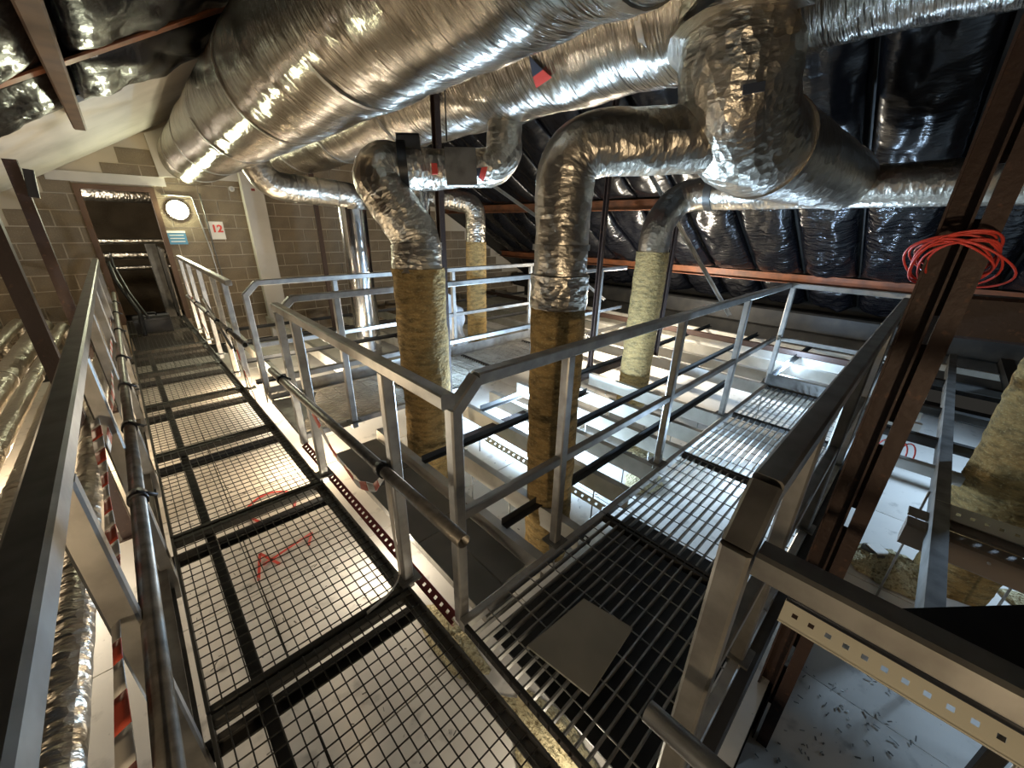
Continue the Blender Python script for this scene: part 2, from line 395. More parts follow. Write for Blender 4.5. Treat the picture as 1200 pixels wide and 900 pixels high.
# white boxing and white pier on the gable wall
single('boxing_panel', MB().prof((0.66, YW-0.03, 0), (0.66, YW-0.10, 0), [(0,2.26),(0.0,2.95),(0.95,3.45),(1.15,3.45),(1.15,2.28)], up=(0,0,1)) if False else
       MB().add([(0.66,YW-.08,2.26),(1.78,YW-.08,2.28),(1.78,YW-.08,3.40),(0.62,YW-.08,2.86),(0.66,YW-.018,2.26),(1.78,YW-.018,2.28),(1.78,YW-.018,3.40),(0.62,YW-.018,2.86)],
                [(0,1,2,3),(7,6,5,4),(0,4,5,1),(1,5,6,2),(2,6,7,3),(3,7,4,0)]), WHITE,
       'white boxing panel behind the end of the biggest foil duct', 'panel')
pr = thing('pier', (1.92, YW-0.1, FZ), 'white painted pier against the block wall beside the number sign', 'pier')
part('pier_body', MB().beam((1.93, YW-.11, FZ), (1.93, YW-.11, 3.5), 0.34, 0.18, up=(0,1,0), c=0.01), WHITE, pr)
part('fire_tag', MB().box(1.90, 1.96, YW-.206, YW-.2, 2.13, 2.17), REDP, pr, 'small red tag')

# ================================================================== WALKWAYS
AX0, AX1 = -0.205, 0.635
def mesh_panel(y0, y1, label):
    t = thing('mesh_panel', ((AX0+AX1)/2, (y0+y1)/2, 0), label, 'walkway panel', 'square mesh panels of the long walkway')
    y0 += 0.006; y1 -= 0.006
    fr = MB()
    fr.beam((AX0+.02, y0, -.02), (AX0+.02, y1, -.02), .012, .05); part('side_frame', fr, WIRE, t)
    part('side_frame', MB().angle((AX1-.04, y0, -.04), (AX1-.04, y1, -.04), .05, .05, .008, flip=-1), GALVD, t)
    part('end_frame', MB().beam((AX0+.02, y0+.015, -.03), (AX1-.04, y0+.015, -.03), .03, .05), WIRE, t)
    part('end_frame', MB().beam((AX0+.02, y1-.015, -.03), (AX1-.04, y1-.015, -.03), .03, .05), WIRE, t)
    w = MB(); n = 18
    for i in range(1, n):
        x = AX0+.02+i*(AX1-.06-AX0)/n; w.beam((x, y0, -.004), (x, y1, -.004), .0045, .0045)
    k = int((y1-y0)/.05)
    for j in range(1, k):
        y = y0+j*(y1-y0)/k; w.beam((AX0+.02, y, -.009), (AX1-.04, y, -.009), .0045, .0045)
    part('wire_mesh', w, WIRE, t)
    # flat steel support below the panel
    part('support_flat', MB().beam((-.03, y0, -.075), (-.03, y1, -.075), .045, .06), DARK, t)
SKEW = -0.016
edges = [-0.95, .15, 1.31, 2.44, 3.55, 4.67, 5.8, 6.95, 8.1, 9.25]
names = ['under the camera at the very front of the walkway', 'nearest whole panel at the bottom of the picture', 'second nearest, with bright boards below on its left', 'third nearest, beside the red circle seen through it',
         'fourth nearest, level with the crossing walkway', 'fifth nearest, just past the crossing walkway', 'sixth nearest, in front of the black case', 'seventh nearest, in front of the black case lid', 'last panel reaching the doorway']
for i in range(len(edges)-1):
    mesh_panel(edges[i], edges[i+1], 'dark square wire mesh walkway panel, '+names[i])
SKEW = 0.0
# marker paint on the boards below
for (n_, cx, cy, rr, lb) in (('red_paint_mark', .36, 3.25, .17, 'red sprayed circle on the board below the long walkway'), ):
    p = [(cx+rr*(1+.06*math.sin(3*a))*math.cos(a), cy+rr*1.25*math.sin(a), FZ+.008) for a in [i*2*math.pi/40*0.92+.6 for i in range(40)]]
    m = MB()
    for i in range(39):
        a, b = V(p[i]), V(p[i+1]); m.beam(a, b+(b-a)*.15, .022, .004)
    single(n_, m, REDI, lb, 'paint mark')
m = MB()
for (a, b) in (((.15, 2.62), (.5, 2.72)), ((.5, 2.72), (.44, 2.6)), ((.1, 2.5), (.16, 2.75)), ((.16, 2.75), (.24, 2.55))):
    m.beam((a[0], a[1], FZ+.008), (b[0], b[1], FZ+.008), .018, .004)
m2 = MB()
for (a, b) in (((.40, .62), (.47, .42)), ((.45, .66), (.50, .45)), ((.37, .50), (.42, .56)), ((.42, .56), (.40, .42))):
    m2.beam((a[0], a[1], FZ+.008), (b[0], b[1], FZ+.008), .016, .004)
single('red_paint_mark', m2, REDI, 'small red marks on the board below the bottom edge of the picture', 'paint mark')
single('red_paint_mark', m, REDI, 'red sprayed scribble on the board nearer than the circle', 'paint mark')

def bar_panel(x0, x1, y0, y1, label, group, pitch=.048, bm=BARS):
    t = thing('grating_panel', ((x0+x1)/2, (y0+y1)/2, 0), label, 'walkway panel', group)
    x0 += .005; x1 -= .005
    part('edge_bar', MB().beam((x0, y0+.02, -.018), (x1, y0+.02, -.018), .04, .05), GALV, t)
    part('edge_bar', MB().beam((x0, y1-.02, -.018), (x1, y1-.02, -.018), .04, .05), GALV, t)
    part('end_bar', MB().beam((x0+.01, y0+.04, -.02), (x0+.01, y1-.04, -.02), .02, .04), DARK, t)
    part('end_bar', MB().beam((x1-.01, y0+.04, -.02), (x1-.01, y1-.04, -.02), .02, .04), DARK, t)
    w = MB(); n = int((y1-y0-.08)/pitch)
    for i in range(1, n):
        y = y0+.04+i*(y1-y0-.08)/n; w.beam((x0, y, -.016), (x1, y, -.016), .008, .028)
    part('bearing_bars', w, bm, t)
    w = MB(); k = int((x1-x0)/.13)
    for j in range(1, k):
        x = x0+j*(x1-x0)/k; w.beam((x, y0+.03, -.008), (x, y1-.03, -.008), .005, .005)
    part('cross_rods', w, bm, t)
ce = [.66, 1.72, 2.78, 3.84, 4.90]
cn = ['nearest, under the loose grey plate', 'second from the camera', 'third from the camera', 'farthest, at the end rail']
for i in range(4): bar_panel(ce[i], ce[i+1], .10, 1.01, 'steel bar grating panel of the right walkway, '+cn[i], 'bar grating panels of the right walkway')
be = [.66, 1.8, 2.94, 4.08, 5.2]
bn = ['first from the long walkway', 'second, seen left of the brown column', 'third, seen right of the brown column', 'last, behind the tall foil elbow']
for i in range(4): bar_panel(be[i], be[i+1], 3.16, 4.12, 'pale bar grating panel of the middle crossing walkway, '+bn[i], 'bar grating panels of the crossing walkway', .045, GALV)
single('kick_plate', MB().box(.66, 5.2, 4.125, 4.137, -.02, .12), GALV, 'long low galvanised kick plate along the far side of the crossing walkway', 'kick plate')
single('kick_plate', MB().box(4.91, 4.922, .08, 1.0, -.04, .13), GALVD, 'grey kick plate closing the end of the right walkway', 'kick plate')
single('threshold_plate', MB().add([(.66,3.2,.008),(1.05,4.0,.008),(.66,4.05,.008),(.66,3.2,.0),(1.05,4.0,.0),(.66,4.05,.0)], [(0,1,2),(5,4,3),(0,3,4,1),(1,4,5,2),(2,5,3,0)]), GALV,
       'flat galvanised plate where the crossing walkway meets the long one', 'plate')
single('loose_plate', MB().add([(1.15,.70,.012),(1.19,.47,.012),(.84,.44,.012),(.80,.72,.012),(1.15,.70,.002),(1.19,.47,.002),(.84,.44,.002),(.80,.72,.002)],
       [(3,2,1,0),(4,5,6,7),(0,1,5,4),(1,2,6,5),(2,3,7,6),(3,0,4,7)]), GREYB, 'loose dark grey plate lying on the bar grating near the corner post', 'plate')
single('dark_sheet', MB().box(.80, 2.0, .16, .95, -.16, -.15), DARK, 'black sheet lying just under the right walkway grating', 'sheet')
single('edge_beam', MB().beam((.70, .05, -.1), (.70, -2.4, -.1), .06, .12), GALVD, 'grey edge beam below the near handrail', 'beam')
single('edge_beam', MB().beam((.66, .08, -.09), (4.9, .08, -.09), .05, .12), DARK, 'dark edge beam along the near side of the right walkway', 'beam')

# ================================================================== GUARDRAILS
S = .05
def ptxy(ax, fixed, a, z): return (a, fixed, z) if ax == 'x' else (fixed, a, z)
def rail_run(ax, fixed, a0, a1, posts, label, ch0=False, ch1=False, mid=True, ztop=1.12, zb=-.05, matl=GALV, plates=True, s=S):
    t = thing('guardrail', ptxy(ax, fixed, (a0+a1)/2, 0), label, 'guardrail')
    zc = ztop-s/2; c = .10
    q0 = a0+(c if ch0 else 0); q1 = a1-(c if ch1 else 0)
    part('top_rail', MB().beam(ptxy(ax, fixed, q0, zc), ptxy(ax, fixed, q1, zc), s, s), matl, t)
    if ch0:
        part('corner_piece', MB().beam(ptxy(ax, fixed, a0, zc-c), ptxy(ax, fixed, q0+.004, zc+.002), s*1.02, s), matl, t)
        part('post', MB().beam(ptxy(ax, fixed, a0, zb), ptxy(ax, fixed, a0, zc-c+.012), s, s, up=(0,1,0)), matl, t)
    if ch1:
        part('corner_piece', MB().beam(ptxy(ax, fixed, a1, zc-c), ptxy(ax, fixed, q1-.004, zc+.002), s*1.02, s), matl, t)
        part('post', MB().beam(ptxy(ax, fixed, a1, zb), ptxy(ax, fixed, a1, zc-c+.012), s, s, up=(0,1,0)), matl, t)
    if mid:
        part('mid_rail', MB().beam(ptxy(ax, fixed, a0+.02, .53), ptxy(ax, fixed, a1-.02, .53), s*.72, s*.9), matl, t)
    for p in posts:
        po = part('post', MB().beam(ptxy(ax, fixed, p, zb), ptxy(ax, fixed, p, zc-s/2), s, s*.9, up=(0,1,0)), matl, t)
        if plates:
            b = MB(); c0 = V(ptxy(ax, fixed, p, 0)); b.box(c0.x-.05, c0.x+.05, c0.y-.05, c0.y+.05, .002, .012)
            part('base_plate', b, GALVD, po)
    return t
rail_run('x', 1.035, .70, 4.93, [1.33, 2.48, 3.70], 'galvanised guardrail along the far side of the right walkway before the centre riser', ch0=True)
tend = rail_run('y', 4.95, .10, 1.02, [1.0], 'short galvanised guardrail closing the far end of the right walkway')
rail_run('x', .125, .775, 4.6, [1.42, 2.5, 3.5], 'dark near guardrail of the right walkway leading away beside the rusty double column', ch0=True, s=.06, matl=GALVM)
rail_run('y', .785, -2.4, .09, [-1.2], 'handrail running out of the picture at the lower right corner', mid=False, ztop=1.015, s=.06, matl=GALVD)  # darker steel stands in for the shade on this handrail
rail_run('y', .61, .93, 2.9, [1.36, 2.50], 'galvanised guardrail of the long walkway between the two side walkways', mid=False)
rail_run('x', 3.13, .665, 5.2, [1.08, 1.95, 3.3, 4.6], 'galvanised guardrail on the near side of the crossing walkway', ch0=True)
rail_run('x', 4.18, .665, 5.2, [1.45, 2.9, 4.3], 'galvanised guardrail on the far side of the crossing walkway', ch0=True)
SKEW = -0.016
rail_run('y', .635, 4.3, 7.9, [4.55, 5.2, 6.1, 7.0, 7.8], 'bright-topped guardrail from the crossing walkway back to the doorway', mid=False)
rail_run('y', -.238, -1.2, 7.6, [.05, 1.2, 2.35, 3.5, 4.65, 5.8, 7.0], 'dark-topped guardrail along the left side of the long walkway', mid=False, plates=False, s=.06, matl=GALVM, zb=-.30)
SKEW = 0.0

def scaff(p0, p1, clamps, label, r=.0242, m=SCAF):
    t = thing('scaffold_tube', p0, label, 'scaffold tube', 'scaffold tubes clamped to the guardrails')
    part('tube', MB().tube(p0, p1, r, 18, bore=.86), m, t)
    a, b = V(p0), V(p1); d = (b-a).normalized()
    for q in clamps:
        c = a.lerp(b, q); cl = part('clamp', MB().tube(c-d*.025, c+d*.025, r+.008, 14), BLACK, t)
        part('clamp_bolt', MB().tube(c+V((.0, 0, .03)), c+V((.055, 0, -.012)), .008, 8), BLACK, cl)
    return t
scaff((.56, 3.20, .58), (.56, .80, .66), [.12, .76], 'open ended steel tube clamped along the rail between the side walkways')
SKEW = -0.016
scaff((.61, 7.9, .52), (.605, 4.05, .585), [.25, .5, .68, .82], 'steel tube clamped low along the rail leading to the doorway')
scaff((-.195, 8.2, .60), (-.192, -.4, .60), [.12, .22, .34, .47, .56, .645, .735], 'long steel tube with black clamps along the left guardrail')
SKEW = 0.0
scaff((.60, .17, .60), (.60, -1.2, .66), [], 'short dark steel tube at the bottom of the picture beside the near corner post', m=GALVD)
scaff((.51, 5.9, .74), (.51, 4.55, .45), [.5], 'thin steel brace tube tied across the rail near the doorway', r=.014)

# ---- barrier tape
def tape(path, w, label, up=(0,0,1), seg=.11, tw=0.0):
    P = fillet(path, .15, .02)
    t = thing('barrier_tape', tuple(P[0]), label, 'barrier tape')
    L = 0; cur = None; runs = []
    for i in range(len(P)-1):
        a, b = P[i], P[i+1]; d = (b-a); L += d.length; d.normalize()
        if abs(d.dot(V(up))) > .95: r = d.cross(V((0.35, 1, 0))).normalized()
        else: r = d.cross(V(up)).normalized().cross(d)
        n = d.cross(r)*.0012
        o = int(L/seg)
        if cur != o: runs.append((o % 2, [])); cur = o
        k0 = .75+.25*math.sin(L*9+tw); k1 = .75+.25*math.sin((L+.02)*9+tw)
        if not runs[-1][1]: runs[-1][1].append((a, r*w/2*k0, n))
        runs[-1][1].append((b, r*w/2*k1, n))
    for (o, Q) in runs:
        mb = MB(); k = len(Q); mb.smooth = True
        mb.add([p+s_*q-n for (p, q, n) in Q for s_ in (-1, 1)]+[p+s_*q+n for (p, q, n) in Q for s_ in (-1, 1)],
            [f for i in range(k-1) for f in ((2*i, 2*i+2, 2*i+3, 2*i+1), (2*k+2*i, 2*k+2*i+1, 2*k+2*i+3, 2*k+2*i+2), (2*i, 2*k+2*i, 2*k+2*i+2, 2*i+2), (2*i+1, 2*i+3, 2*k+2*i+3, 2*k+2*i+1))]+[(0, 1, 2*k+1, 2*k), (2*k-2, 4*k-2, 4*k-1, 2*k-1)])
        part('red_stripe' if o else 'white_stripe', mb, TAPER if o else TAPEW, t)
SKEW = -0.016
tape([(-.262, 2.3, .80), (-.255, 1.95, .72), (-.25, 1.47, .66), (-.25, 1.12, .65), (-.25, .84, .62), (-.252, .3, .56)], .04, 'red and white tape stretched towards the camera beside the near left post', seg=.08, up=(1,0,.6))
tape([(-.236, 2.1, .74), (-.225, 3.0, .70), (-.236, 3.9, .66), (-.228, 4.8, .66), (-.236, 5.9, .62)], .05, 'twisted pale tape wound along the left scaffold tube')
SKEW = 0.0
tape([(.575, 2.45, .60), (.60, 2.2, .35), (.605, 1.85, .28), (.60, 1.6, .40), (.585, 1.38, .62)], .05, 'sagging red and white tape below the tube between the side walkways')
tape([(.575, 1.38, .66), (.573, 1.37, .3), (.575, 1.36, .03), (.50, 1.32, .018), (.38, 1.30, .012)], .02, 'faded red tape hanging from the clamp down onto the mesh', seg=5)
tape([(.545, 4.6, .52), (.55, 4.5, .25), (.565, 4.35, .0), (.56, 4.2, -.1)], .05, 'red and white tape hanging at the near end of the doorway rail')
tape([(.50, 7.6, .85), (.49, 7.3, .55), (.50, 7.0, .62), (.49, 6.7, .35), (.50, 6.4, .2)], .06, 'loose red and white tape bundled by the doorway')

# ================================================================== DUCTS
def bands(root, path, rad, r, at, w=.05, step=.05, m=TAPE, name='tape_band'):
    P = fillet(path, rad, .01); acc = [0]
    for i in range(1, len(P)): acc.append(acc[-1]+(P[i]-P[i-1]).length)
    for q in at:
        i = min(range(len(P)), key=lambda k: abs(acc[k]-q)); i = min(max(i, 1), len(P)-2)
        d = (P[i+1]-P[i-1]).normalized(); a = P[i]-d*w/2; b = P[i]+d*w/2
        part(name, sweep([a, b], r+.003, n=36, step=.012, amp=.004, fv=60, seed=q), m, root)
def flag(root, y, deg, xc, zc, r, u, size, two=True, axis=None):
    """triangular sticker wrapped round a cylinder of radius r; axis point/direction optional"""
    ap, ad = axis if axis else (V((xc, y, zc)), V((0, 1, 0)))
    e1_ = V((math.cos(math.radians(deg)), 0, math.sin(math.radians(deg)))); e1_ = (e1_-ad*ad.dot(e1_)).normalized(); e2_ = ad.cross(e1_)
    u = V((u[0], u[1], 0)).normalized(); w_ = V((-u.y, u.x, 0))
    A = u*size*.6; B = -u*size*.45+w_*size*.5; Cc = -u*size*.45-w_*size*.5
    n = 8; pos = {}
    def wrap(p, rr): a = p.y/r; return ap+ad*p.x+e1_*rr*math.cos(a)+e2_*rr*math.sin(a)
    for (lo, hi, m, nm) in ((0, 5, INK, 'arrow_tip'), (5, n, REDI if two else INK, 'arrow_tail')):
        mb = MB()
        def node(i, k): return A.lerp(B, i/n).lerp(A.lerp(Cc, i/n), k/i) if i else A
        for i in range(lo, hi):
            for k in range(i+1):
                tris = [(node(i, k), node(i+1, k), node(i+1, k+1))]
                if k < i: tris.append((node(i, k), node(i+1, k+1), node(i, k+1)))
                for tr in tris:
                    mb.add([wrap(p, r) for p in tr]+[wrap(p, r+.003) for p in tr], [(0, 1, 2), (5, 4, 3), (0, 3, 4, 1), (1, 4, 5, 2), (2, 5, 3, 0)])
        part(nm, mb, m, root, 'dark blue half of a flow arrow' if nm == 'arrow_tip' else ('red half of a flow arrow' if two else None))

# D1 : biggest duct, along the walkway, up to the gable boxing
D1 = V((1.13, 0, 2.58)); R1 = .41
d1 = thing('main_duct', (1.13, 3, 2.17), 'biggest crinkled foil duct overhead at the top left, ending at the gable wall', 'duct')
pth = [(1.13, -2.6, 2.58), (1.13, 9.11, 2.58)]
part('foil_jacket', sweep(pth, R1, n=72, step=.035, amp=.010, fu=1.0, fv=7, lump=.012, cap=True), FOIL, d1)
bands(d1, pth, .1, R1+.004, [3.4, 4.9, 6.3, 7.8, 9.4, 10.9], .035)
# D2
d2 = thing('main_duct', (2.34, 3, 2.33), 'second large foil duct, lower and right of the biggest, carrying a red and blue arrow', 'duct')
pth = [(2.34, -2.6, 2.74), (2.34, 8.55, 2.74)]
part('foil_jacket', sweep(pth, R1, n=72, step=.035, amp=.011, fu=1.0, fv=7, lump=.014, seed=3.3), FOIL, d2)
bands(d2, pth, .1, R1+.004, [3.9, 5.1, 6.6, 8.2, 9.8], .035)
# arrow on D2 facing the camera
flag(d2, 1.97, 222, 2.34, 2.74, R1+.014, (.2, 1), .15)

# V : drop from the second duct, elbow, run to the rear duct
v = thing('branch_duct', (2.2, .86, 1.8), 'wide foil duct dropping from overhead and turning away to the right', 'duct')
pth = [(2.22, .90, 2.62), (2.20, .88, 2.03), (4.92, .86, 2.06)]
part('foil_jacket', sweep(pth, .25, rad=.34, n=56, step=.025, amp=.008, fu=2.4, fv=12, lump=.010, seed=5), FOIL2, v)
bands(v, pth, .34, .258, [.95], .05)
lab = MB(); c = V((1.972, .80, 2.17)); lab.add([], [])
part('collar', sweep([(2.24, .9, 2.50), (2.21, .89, 2.36)], .30, n=48, step=.02, amp=.03, fv=20, lump=.03, seed=2), FOIL2, v)
pl = MB().beam((1.965, .755, 2.13), (2.01, .69, 2.14), .004, .035, up=(0,0,1)); part('size_label', pl, INK, v, 'dark printed label')

# T : rear duct along the eaves
T = thing('rear_duct', (5.0, 1, 1.85), 'thinner foil duct running along the back with a dark triangular arrow', 'duct')
pth = [(5.02, -3.0, 2.0), (5.02, 2.45, 2.0), (4.54, 2.40, 1.55), (4.52, 2.40, 1.28)]
pth = [(5.02, -3.0, 2.0), (5.02, 2.42, 2.0), (4.56, 2.41, 1.64), (4.54, 2.40, 1.33)]
part('foil_jacket', sweep(pth, .175, rad=[.35, .35], n=44, step=.035, amp=.006, fu=1.5, fv=9, seed=8), FOIL3, T)
bands(T, pth, [.35, .35], .178, [3.9, 4.55, 5.05], .04)
part('black_band', sweep([(5.02, 1.99, 2.0), (5.02, 2.07, 2.0)], .186, n=40, step=.02, amp=0), GALVD, T, 'dark duct band')
flag(T, 1.45, 190, 5.02, 2.0, .183, (-1, 0), .16, two=False)
w3 = thing('insulated_riser', (4.52, 2.40, FZ), 'brown wool wrapped riser at the back, shadow bands across it', 'pipe')
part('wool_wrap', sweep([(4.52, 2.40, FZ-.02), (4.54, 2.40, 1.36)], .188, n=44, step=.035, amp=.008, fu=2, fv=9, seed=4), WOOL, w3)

# P1 : left riser with the loop elbow
p1 = thing('insulated_riser', (1.58, 2.72, FZ), 'brown wool wrapped riser on the left, below the looped foil elbow', 'pipe')
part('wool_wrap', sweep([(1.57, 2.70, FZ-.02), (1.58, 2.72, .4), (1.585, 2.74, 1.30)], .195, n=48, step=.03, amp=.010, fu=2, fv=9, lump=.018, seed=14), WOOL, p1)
e1 = thing('elbow_duct', (1.6, 2.75, 1.2), 'crumpled foil duct looping from the left riser up to the second large duct', 'duct')
pth = [(1.585, 2.74, 1.26), (1.60, 2.76, 1.52), (1.34, 2.92, 1.98), (1.75, 2.86, 1.99), (2.29, 2.56, 2.03), (2.36, 2.62, 2.44)]
part('foil_jacket', sweep(pth, .165, rad=[.30, .30, .34, .16], n=48, step=.025, amp=.010, fu=2, fv=11, lump=.016, seed=9, taper=lambda q: 1.13-.33*min(1, q*1.5)), FOIL2, e1)
bands(e1, pth, [.30, .30, .34, .16], .185, [.18], .05)
dcol = thing('fire_damper', (1.7, 2.85, 1.8), 'black collar damper with red tab clamped on the looped foil duct', 'damper')
dd = V((.874, -.486, .04)).normalized(); cc = V((1.60, 2.88, 1.985))
part('damper_collar', sweep([cc-dd*.03, cc+dd*.03], .178, n=32, step=.03, amp=0), BLACK, dcol)
part('actuator_box', MB().beam(cc-dd*.03+V((0, 0, .13)), cc+dd*.13+V((0, 0, .13)), .14, .16), BLACK, dcol)
part('red_tab', MB().beam(cc+dd*.13+V((-.02, -.17, -.02)), cc+dd*.17+V((-.02, -.17, -.02)), .02, .07), REDI, dcol)
cbx = V((1.96, 2.72, 2.005))
part('control_plate', MB().beam(cbx-dd*.11+V((-.08, -.165, -.01)), cbx+dd*.11+V((-.08, -.165, -.01)), .02, .24), GALVD, thing('damper_plate', tuple(cbx), 'square dark grey plate fixed on the looped foil duct', 'plate'))
flag(e1, 0, 190, 0, 0, .158, (-1, -.3), .11, axis=(V((2.10, 2.665, 2.015)), dd))

# P2 : centre riser
p2 = thing('insulated_riser', (1.74, 1.44, FZ), 'brown wool wrapped riser in the centre with hexagonal wire netting', 'pipe')
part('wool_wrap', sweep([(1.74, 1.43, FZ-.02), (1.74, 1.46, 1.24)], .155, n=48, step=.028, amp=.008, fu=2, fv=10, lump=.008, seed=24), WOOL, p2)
e2 = thing('elbow_duct', (1.74, 1.46, 1.2), 'large smooth foil elbow above the centre riser, turning right into the wide drop duct', 'duct')
pth = [(1.74, 1.46, 1.20), (1.74, 1.47, 1.99), (2.22, .98, 2.02)]
part('foil_jacket', sweep(pth, .148, rad=.21, n=48, step=.025, amp=.006, fu=2, fv=9, lump=.009, seed=19), FOIL3, e2)
bands(e2, pth, .21, .153, [.30], .03)
part('loose_skirt', sweep([(1.74, 1.46, 1.18), (1.74, 1.46, 1.36)], .162, n=48, step=.015, amp=.010, fu=3, fv=14, seed=3), FOIL2, e2)

# P6 + S1 : small foil pipe near the gable and the spiral duct below it
p6 = thing('elbow_duct', (1.4, 6, 2.0), 'foil pipe curving from the end of the biggest duct across to the spiral duct', 'duct')
pth = [(1.30, 6.05, 2.48), (1.44, 6.0, 2.03), (2.55, 6.0, 1.97), (2.55, 6.0, 1.80)]
part('foil_jacket', sweep(pth, .165, rad=[.3, .15], n=40, step=.03, amp=.008, fu=2, fv=10, seed=31), FOIL3, p6)
bands(p6, pth, [.3, .15], .168, [.75, 1.0, 1.25], .03)
def spiral(x, y, z0, z1, r, label):
    t = thing('spiral_duct', (x, y, z0), label, 'duct')
    part('tube', sweep([(x, y, z0), (x, y, z1)], r, n=36, step=.1, amp=.001), SPIRAL, t)
    k = int((z1-z0)/.35)
    for i in range(1, k+1):
        z = z0+i*(z1-z0)/(k+1); part('seam', sweep([(x, y, z-.008), (x, y, z+.008)], r+.006, n=36, step=.016, amp=0), SPIRAL, t)
spiral(2.52, 6.1, FZ, 1.86, .195, 'bright shiny spiral duct standing upright before the block wall')
spiral(3.3, 5.5, .9, 2.45, .13, 'short shiny spiral duct hanging behind the rusty hanger')
p5 = thing('insulated_riser', (4.0, 5.1, FZ), 'small brown wrapped riser far back beyond the crossing walkway', 'pipe')
part('wool_wrap', sweep([(4.0, 5.1, FZ), (4.0, 5.1, 1.38)], .16, n=32, step=.05, amp=.006, fv=9), WOOL, p5)
e5 = thing('elbow_duct', (4.0, 5.1, 1.3), 'small foil elbow capping the far back riser', 'duct')
part('foil_jacket', sweep([(4.0, 5.1, 1.34), (4.0, 5.1, 1.92), (3.5, 5.55, 2.02)], .15, rad=.22, n=32, step=.03, amp=.008, fv=10, seed=41), FOIL2, e5)
# P4 : right hand riser
p4 = thing('insulated_riser', (4.2, -.68, LZ), 'thick brown wool wrapped riser at the right edge of the picture', 'pipe')
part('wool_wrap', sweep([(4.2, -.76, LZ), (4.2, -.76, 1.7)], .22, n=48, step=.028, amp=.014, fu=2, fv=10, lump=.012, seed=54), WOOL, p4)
part('foil_cap', sweep([(4.2, -.76, 1.66), (4.2, -.76, 1.95), (4.95, -.76, 2.0)], .22, rad=.25, n=36, step=.03, amp=.01, fv=10), FOIL, p4)

# foil wrapped pipes low on the left
for i, (x, z, r, y1, lb) in enumerate([(-.43, .38, .055, 7.0, 'directly beneath the handrail'), (-.70, .30, .058, 7.3, 'closest beside the handrail'), (-.86, .32, .052, 7.6, 'second from the handrail'), (-1.03, .33, .085, 7.7, 'thickest, third from the handrail'),
                                     (-1.27, .34, .06, 8.0, 'fourth from the handrail'), (-1.47, .32, .07, 8.0, 'farthest from the handrail')]):
    t = thing('wrapped_pipe', (x, 4, z-r), 'foil wrapped pipe low on the left, '+lb, 'pipe', 'foil wrapped pipes left of the walkway')
    pth = [(x, -1.5, z), (x, y1, z), (x, y1+.02, z-.5)]
    part('foil_jacket', sweep(pth, r, rad=.1, n=24, step=.04, amp=.004, fu=2, fv=9, seed=i*3), FOIL2, t)
    bands(t, [(x, -1.5, z), (x, y1, z)], .1, r+.002, [2.4+.3*i, 4.6-.2*i, 6.6], .03)
single('pipe_bracket', MB().channel((-1.62, 3.1, .2), (-.55, 3.1, .2), .04, .04, .004), GALV, 'galvanised strut carrying the foil wrapped pipes, nearer one', 'bracket')
single('pipe_bracket', MB().channel((-1.62, 5.9, .2), (-.55, 5.9, .2), .04, .04, .004), GALV, 'galvanised strut carrying the foil wrapped pipes, farther one', 'bracket')

# ================================================================== ROOF STEEL AND LININGS
single('roof_purlin', MB().beam((-.05, -2.0, roofL(-.05)-.10), (-.05, 5.75, roofL(-.05)-.10), .09, .12), BROWNP, 'brown roof purlin running to the white sloping board at top left', 'purlin')
single('roof_purlin', MB().beam((-1.5, -2.0, roofL(-1.5)-.10), (-1.5, 5.75, roofL(-1.5)-.10), .09, .12), BROWNP, 'lower brown roof purlin at the far left edge', 'purlin')
t = thing('roof_rafter', (0, 4.2, 2.4), 'rusty steel rafter crossing the black roof lining at top left', 'rafter')
part('web', MB().beam((-3.0, 4.2, roofL(-3.0)+.05), (2.2, 4.2, roofL(2.2)+.05), .02, .13), RUST, t)
part('flange', MB().beam((-3.0, 4.17, roofL(-3.0)-.02), (2.2, 4.17, roofL(2.2)-.02), .11, .014), REDOX, t)
for (x, zt, s, lb) in ((6.0, 1.96, .10, 'upper red oxide purlin along the black lined slope'), (7.87, .90, .12, 'lower red oxide purlin along the black lined slope'), (3.9, 3.10, .1, 'high dark purlin near the ridge on the right slope')):
    single('roof_purlin', MB().channel((x, -3.0, zt), (x, 8.9, zt), s, .15, .012, flip=-1), REDOX, lb, 'purlin')
single('eaves_beam', MB().beam((8.62, -3.0, .12), (8.62, 9.0, .12), .25, .34), DARK, 'dark beam along the foot of the black lined slope', 'beam')

# black plastic insulation quilts on the right slope
def quilt(y0, y1, s0, s1, label, group, depth=.10, seed=0.0, left=False, nu=18, nv=26):
    fn = roofL if left else roofR; nx, nz = (.495, -.869) if left else (-.495, -.869)
    def P(u, v_):
        x = s0+(s1-s0)*v_; y = y0+(y1-y0)*u
        e = (1-(2*u-1)**4)*(1-(2*v_-1)**6)
        b = depth*e+e*.055*noise.noise(V((u*2.2+seed, v_*5, seed*1.7)))+e*.03*noise.noise(V((u*7+seed, v_*11, seed)))
        b += e*.018*abs(noise.noise(V((u*5+v_*9, v_*3-u*6, seed*2))))
        z = fn(x)+.06
        return (x+nx*b, y, z+nz*b)
    mb = MB(); mb.sheet(P, nu, nv, thick=.05 if not left else -.05)
    mb.uv = [(a*abs(y1-y0)+seed, b*abs(s1-s0)*1.15) for a, b in mb.uv]
    return single('insulation_quilt', mb, BLACKL if (left or s0 < 5) else BLACKP, label, 'insulation', group)  # duller film keeps the upper right rows dark, as the unlit part of the slope
k = 0
ORD = ['first','second','third','fourth','fifth','sixth','seventh','eighth','ninth','tenth','eleventh','twelfth','thirteenth','fourteenth','fifteenth','sixteenth']
